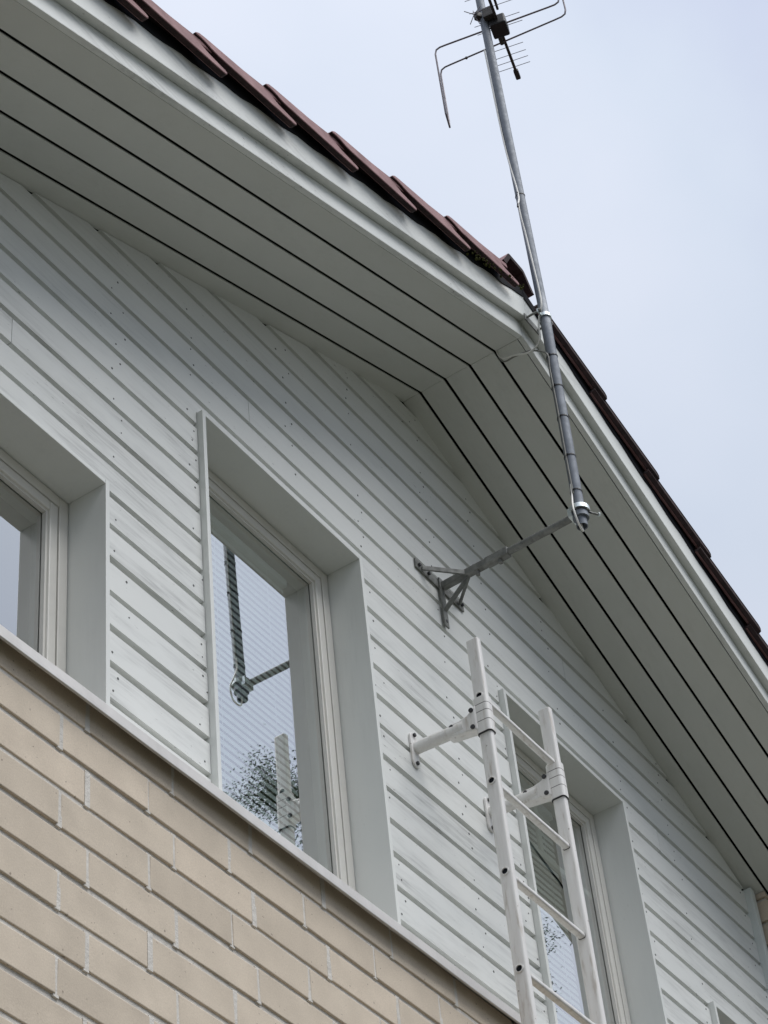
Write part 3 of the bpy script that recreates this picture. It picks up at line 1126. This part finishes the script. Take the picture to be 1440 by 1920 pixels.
for by_ in (-0.148, -0.236):
    q = MB(); q.disc((AX(-by_), by_, AW(-by_) - 0.010), (0, 0, -1), 0.0075, 0.020, 6)
    q.build('bolt', M['galv'], wb)
# clamp at the mast foot
q = MB()
def ringm(mb, zc, ri_, ro_, h_, n=20):
    rr = []
    for zz, rad_ in ((zc - h_ / 2, ri_), (zc - h_ / 2, ro_), (zc + h_ / 2, ro_), (zc + h_ / 2, ri_)):
        rr.append([(MX + rad_ * math.cos(2 * math.pi * i / n), MY + rad_ * math.sin(2 * math.pi * i / n), zz) for i in range(n)])
    rr.append(rr[0])
    mb.loft(rr, False)
ringm(q, ZA + 0.012, 0.0186, 0.0330, 0.017)
q.box(MX - 0.024, MX + 0.024, MY + 0.018, MY + 0.032, ZA - 0.014, ZA + 0.020)
fc = q.build('foot_clamp', M['galv_bright'], mast, smooth=35)
q = MB(); ringm(q, ZA - 0.012, 0.0186, 0.0262, 0.020)
q.build('clamp_ring', M['mast'], fc, smooth=35)
q = MB(); q.tube([(MX + 0.012, MY - 0.026, ZA + 0.000), (MX + 0.052, MY - 0.040, ZA + 0.010)], 0.0035, 8)
q.build('clamp_screw', M['galv'], fc)
q = MB(); q.disc((MX + 0.049, MY - 0.0385, ZA + 0.0098), (0.92, -0.39, 0.1), 0.0075, 0.006, 6)
q.build('screw_head', M['galv_bright'], fc)
q = MB(); q.tube([(MX - 0.028, MY - 0.008, ZA + 0.000), (MX + 0.020, MY - 0.030, ZA + 0.000)], 0.0032, 8)
q.build('clamp_screw', M['bolt'], fc)
# clamp at the gable peak
ZC = 2.630
MX, MY = mast_at(ZC).x, mast_at(ZC).y
q = MB(); ringm(q, ZC, 0.0186, 0.0222, 0.014)
q.box(MX - 0.046, MX - 0.016, MY + 0.000, MY + 0.0055, ZC - 0.008, ZC + 0.008)
q.box(MX + 0.016, MX + 0.040, MY - 0.002, MY + 0.0045, ZC - 0.008, ZC + 0.008)
pc = q.build('peak_clamp', M['galv_bright'], mast, smooth=35)
for dx in (-0.040, 0.034):
    q = MB(); q.disc((MX + dx, -0.512, ZC), (0, -1, 0), 0.0042, 0.062, 8)
    q.disc((MX + dx, MY - 0.001, ZC), (0, -1, 0), 0.0085, 0.006, 6)
    q.build('bolt', M['galv'], pc)
q = MB(); q.box(MX - 0.050, MX + 0.044, -0.5155, -0.5105, ZC - 0.016, ZC + 0.016)
q.build('clamp_plate', M['galv'], pc, bevel=0.001)

# ------------------------------------------------------------------ antenna cables
def smooth_path(pts, sub=6):
    P = [Vector(p) for p in pts]
    P = [P[0] * 2 - P[1]] + P + [P[-1] * 2 - P[-2]]
    out = []
    for i in range(1, len(P) - 2):
        for k in range(sub):
            t = k / sub
            a, b_, c_, d_ = P[i - 1], P[i], P[i + 1], P[i + 2]
            out.append(0.5 * ((2 * b_) + (c_ - a) * t + (2 * a - 5 * b_ + 4 * c_ - d_) * t * t + (3 * b_ - a - 3 * c_ + d_) * t ** 3))
    out.append(P[-2])
    return out

def mp(z, dx, dy):
    c_ = mast_at(z)
    return (c_.x + dx, c_.y + dy, z)
cab = thing('antenna_cable', 'thin white cable running down the mast past the peak clamp into the soffit', 'cable')
q = MB()
q.tube(smooth_path([mp(4.2, -0.012, 0.018), mp(3.6, -0.014, 0.014), mp(3.29, -0.021, -0.003), mp(3.20, -0.040, -0.004), mp(3.13, -0.041, -0.004), mp(3.05, -0.031, -0.004), mp(2.95, -0.029, -0.006), mp(2.85, -0.027, -0.008), mp(2.73, -0.026, -0.010), mp(2.66, -0.026, -0.006), (3.030, -0.545, 2.60), (3.040, -0.535, 2.540), (3.050, -0.511, 2.522), (3.045, -0.480, 2.508), (3.035, -0.434, 2.519), (3.026, -0.387, 2.530), (3.022, -0.371, 2.60)]), 0.0034, 8)
q.build('cable_sheath', M['cable_white'], cab, smooth=60)
q = MB(); q.tube(smooth_path([mp(3.205, -0.040, -0.006), mp(3.19, -0.052, -0.008), mp(3.165, -0.058, -0.008)]), [0.0015] * 7 + [0.0042] * 6, 6)
q.build('tie_tail', M['black'], cab)
cab2 = thing('antenna_cable', 'dark grey cable looping from the soffit joint to the lower mast', 'cable')
q = MB()
q.tube(smooth_path([(3.023, -0.371, 2.60), (3.030, -0.388, 2.516), (3.040, -0.431, 2.519), (3.050, -0.468, 2.524), (3.055, -0.493, 2.518), (3.052, -0.525, 2.490), mp(2.43, -0.0212, 0.004), mp(2.36, -0.0212, 0.006), mp(2.2, -0.0212, 0.004), mp(2.0, -0.0212, 0.004), mp(1.80, -0.0212, 0.002)]), 0.0030, 8)
q.build('cable_sheath', M['cable_grey'], cab2, smooth=60)
cab3 = thing('antenna_cable', 'short white cable looping round the mast foot into its open end', 'cable')
q = MB()
q.tube(smooth_path([mp(1.84, -0.0212, 0.004), mp(1.79, -0.024, 0.006), mp(1.735, -0.044, 0.000), mp(1.695, -0.056, -0.006), mp(1.652, -0.044, -0.008), mp(1.644, -0.012, -0.004), mp(1.668, -0.004, 0.0), mp(1.76, -0.004, 0.001)]), 0.0032, 8)
q.build('cable_sheath', M['cable_white'], cab3, smooth=60)

# ------------------------------------------------------------------ tv antenna on the mast
ant = thing('tv_antenna', 'dark rod television antenna with bent loops and a black box on the mast top', 'antenna')
AZ = 4.36
MX, MY = mast_at(AZ).x, mast_at(AZ).y
A0 = Vector((MX + 0.036, MY - 0.043, AZ))          # box centre on the boom
HB_ = Vector((math.cos(R(15)), math.sin(R(15)), 0))   # boom heading
HE = Vector((math.cos(R(285)), math.sin(R(285)), 0))  # element heading
UP = Vector((0, 0, 1))
q = MB(); q.bar(A0 - HB_ * 0.42 + UP * 0.004, A0 + HB_ * 0.262 + UP * 0.004, 0.011, 0.011)
q.build('boom', M['boom'], ant, bevel=0.001)
q = MB(); q.bar(A0 + HB_ * 0.228 + UP * 0.004, A0 + HB_ * 0.272 + UP * 0.004, 0.020, 0.020)
q.build('boom_cap', M['boom'], ant, bevel=0.004)
q = MB()
c_ = A0 + UP * 0.0
q.bar(c_ - HB_ * 0.036, c_ + HB_ * 0.036, 0.066, 0.062)
q.build('junction_box', M['black'], ant, bevel=0.006)
for d_ in (0.118, 0.156, 0.187, 0.218):
    q = MB(); cc = A0 + HB_ * d_ + UP * 0.013
    q.tube([cc - HE * 0.066, cc + HE * 0.066], 0.0014, 6)
    q.build('director', M['rod'], ant)
for d_ in (0.018, -0.022, -0.088, -0.15, -0.215, -0.28):
    q = MB(); cc = A0 + HB_ * d_ + UP * 0.013
    q.tube([cc - HE * 0.093, cc + HE * 0.093], 0.0014, 6)
    q.build('director', M['rod'], ant)
# two long rods bent down at one end and up at the other, joined at the tips
base = Vector((MX, MY, AZ))
for (l_, r_) in (((-0.029, 0.219), (0.092, -0.291)), ((0.064, 0.254), (0.155, -0.284))):
    Lp = base + Vector((l_[0], l_[1], 0))
    Rp = base + Vector((r_[0], r_[1], 0))
    e_ = (Rp - Lp).normalized()
    L1, L2 = base + Vector((-0.029, 0.219, 0)), base + Vector((0.064, 0.254, 0))
    tipL = L2 * 0.85 + L1 * 0.15 + UP * -0.405
    midL = Lp + UP * (-0.425 if l_[0] < 0 else -0.350)
    tipR = Rp + UP * 0.5
    pts = [tipL, midL, Lp + UP * -0.035, Lp + UP * -0.010 + e_ * 0.006, Lp + e_ * 0.022 - UP * 0.001, Lp + e_ * 0.05, Rp - e_ * 0.05, Rp - e_ * 0.022 + UP * 0.001, Rp - e_ * 0.006 + UP * 0.010, Rp + UP * 0.035, tipR]
    q = MB(); q.tube(pts, 0.0036, 8)
    q.build('dipole_rod', M['rod'], ant, smooth=60)
q = MB(); q.disc(base + Vector((0.064, 0.254, 0)) + Vector((0.167, -0.986, 0)) * 0.115 + UP * 0.003, (0, 0, -1), 0.005, 0.008, 8)
q.build('rod_clip', M['boom'], ant)
q = MB(); q.tube([A0 + HB_ * 0.045 - UP * 0.004 + HE * -0.012, A0 + HB_ * 0.082 - UP * 0.006 + HE * -0.012], 0.0085, 8)
q.build('cable_socket', M['boom'], ant)
q = MB()
q.bar(base + Vector((-0.02, -0.010, 0.035)), A0 + UP * 0.035 - HB_ * 0.05, 0.026, 0.06)
q.bar(A0 - HB_ * 0.06 + HE * 0.016 + UP * 0.02, A0 - HB_ * 0.20 + HE * 0.020 + UP * 0.045, 0.010, 0.010)
q.bar(base + Vector((-0.030, 0.020, 0.052)), base + Vector((0.035, -0.02, 0.052)), 0.026, 0.034)
q.build('mast_clamp', M['boom'], ant, bevel=0.003)
for k in range(6):
    q = MB()
    a = R(30 + 55 * k)
    c_ = base + Vector((-0.034, 0.022, 0.055))
    q.tube([c_, c_ + HE * -0.040 * math.cos(a) + UP * 0.055 * math.sin(a) - HB_ * 0.02 * math.cos(2 * a)], 0.0018, 6)
    q.build('reflector_rod', M['rod'], ant)

# ------------------------------------------------------------------ trees in front of the house (seen in the window glass)
def tree(label, x, y, h, rad, seed, nleaf=9000):
    rn = random.Random(seed)
    t = thing('tree', label, 'tree')
    tr_ = MB()
    base = Vector((x, y, GROUND - 0.1))
    tr_.tube([base, base + Vector((0.1, 0.05, h * 0.3)), base + Vector((-0.05, 0.15, h * 0.62)), base + Vector((0.05, 0.1, h * 0.95))], [0.22, 0.17, 0.10, 0.02], 9)
    tips = []
    for k in range(44):
        f = 0.28 + 0.70 * k / 44
        a = k * 2.4 + rn.uniform(-0.3, 0.3)
        L = rad * (1.05 - 0.75 * max(0, f - 0.35) / 0.65) * rn.uniform(0.75, 1.1)
        s = base + Vector((0.02, 0.1, h * f))
        d = Vector((math.cos(a), math.sin(a), rn.uniform(0.25, 0.6)))
        m_ = s + d * L * 0.5
        e_ = s + d * L + Vector((0, 0, -0.15))
        tr_.tube([s, m_, e_], [0.055, 0.035, 0.010], 6)
        for _ in range(5):
            q0 = s + (e_ - s) * rn.uniform(0.4, 0.95)
            q1 = q0 + Vector((rn.uniform(-1, 1), rn.uniform(-1, 1), rn.uniform(-0.2, 0.8))).normalized() * rn.uniform(0.3, 0.75)
            tr_.tube([q0, q1], [0.014, 0.004], 5)
            tips.append(q1); tips.append((q0 + q1) / 2)
        tips.append(e_)
    tr_.build('trunk', M['bark'], t)
    lf = MB()
    for i in range(nleaf):
        c_ = rn.choice(tips[len(tips) // 5:]) + Vector((rn.gauss(0, 0.13), rn.gauss(0, 0.13), rn.gauss(0, 0.12)))
        n_ = Vector((rn.uniform(-1, 1), rn.uniform(-1, 1), rn.uniform(-1, 1))).normalized()
        u = n_.orthogonal().normalized()
        v = n_.cross(u)
        l = rn.uniform(0.012, 0.027)
        w = l * 0.42
        vs = [lf.bm.verts.new(p) for p in (c_ - u * l, c_ + v * w, c_ + u * l, c_ - v * w)]
        lf.bm.faces.new(vs)
    lf.build('crown', M['leaf'], t)
    return t

tree('leafy tree in front of the house, mirrored low in the window left of the ladder', 19.3, -10.15, 21.3, 4.1, 8, 190000)
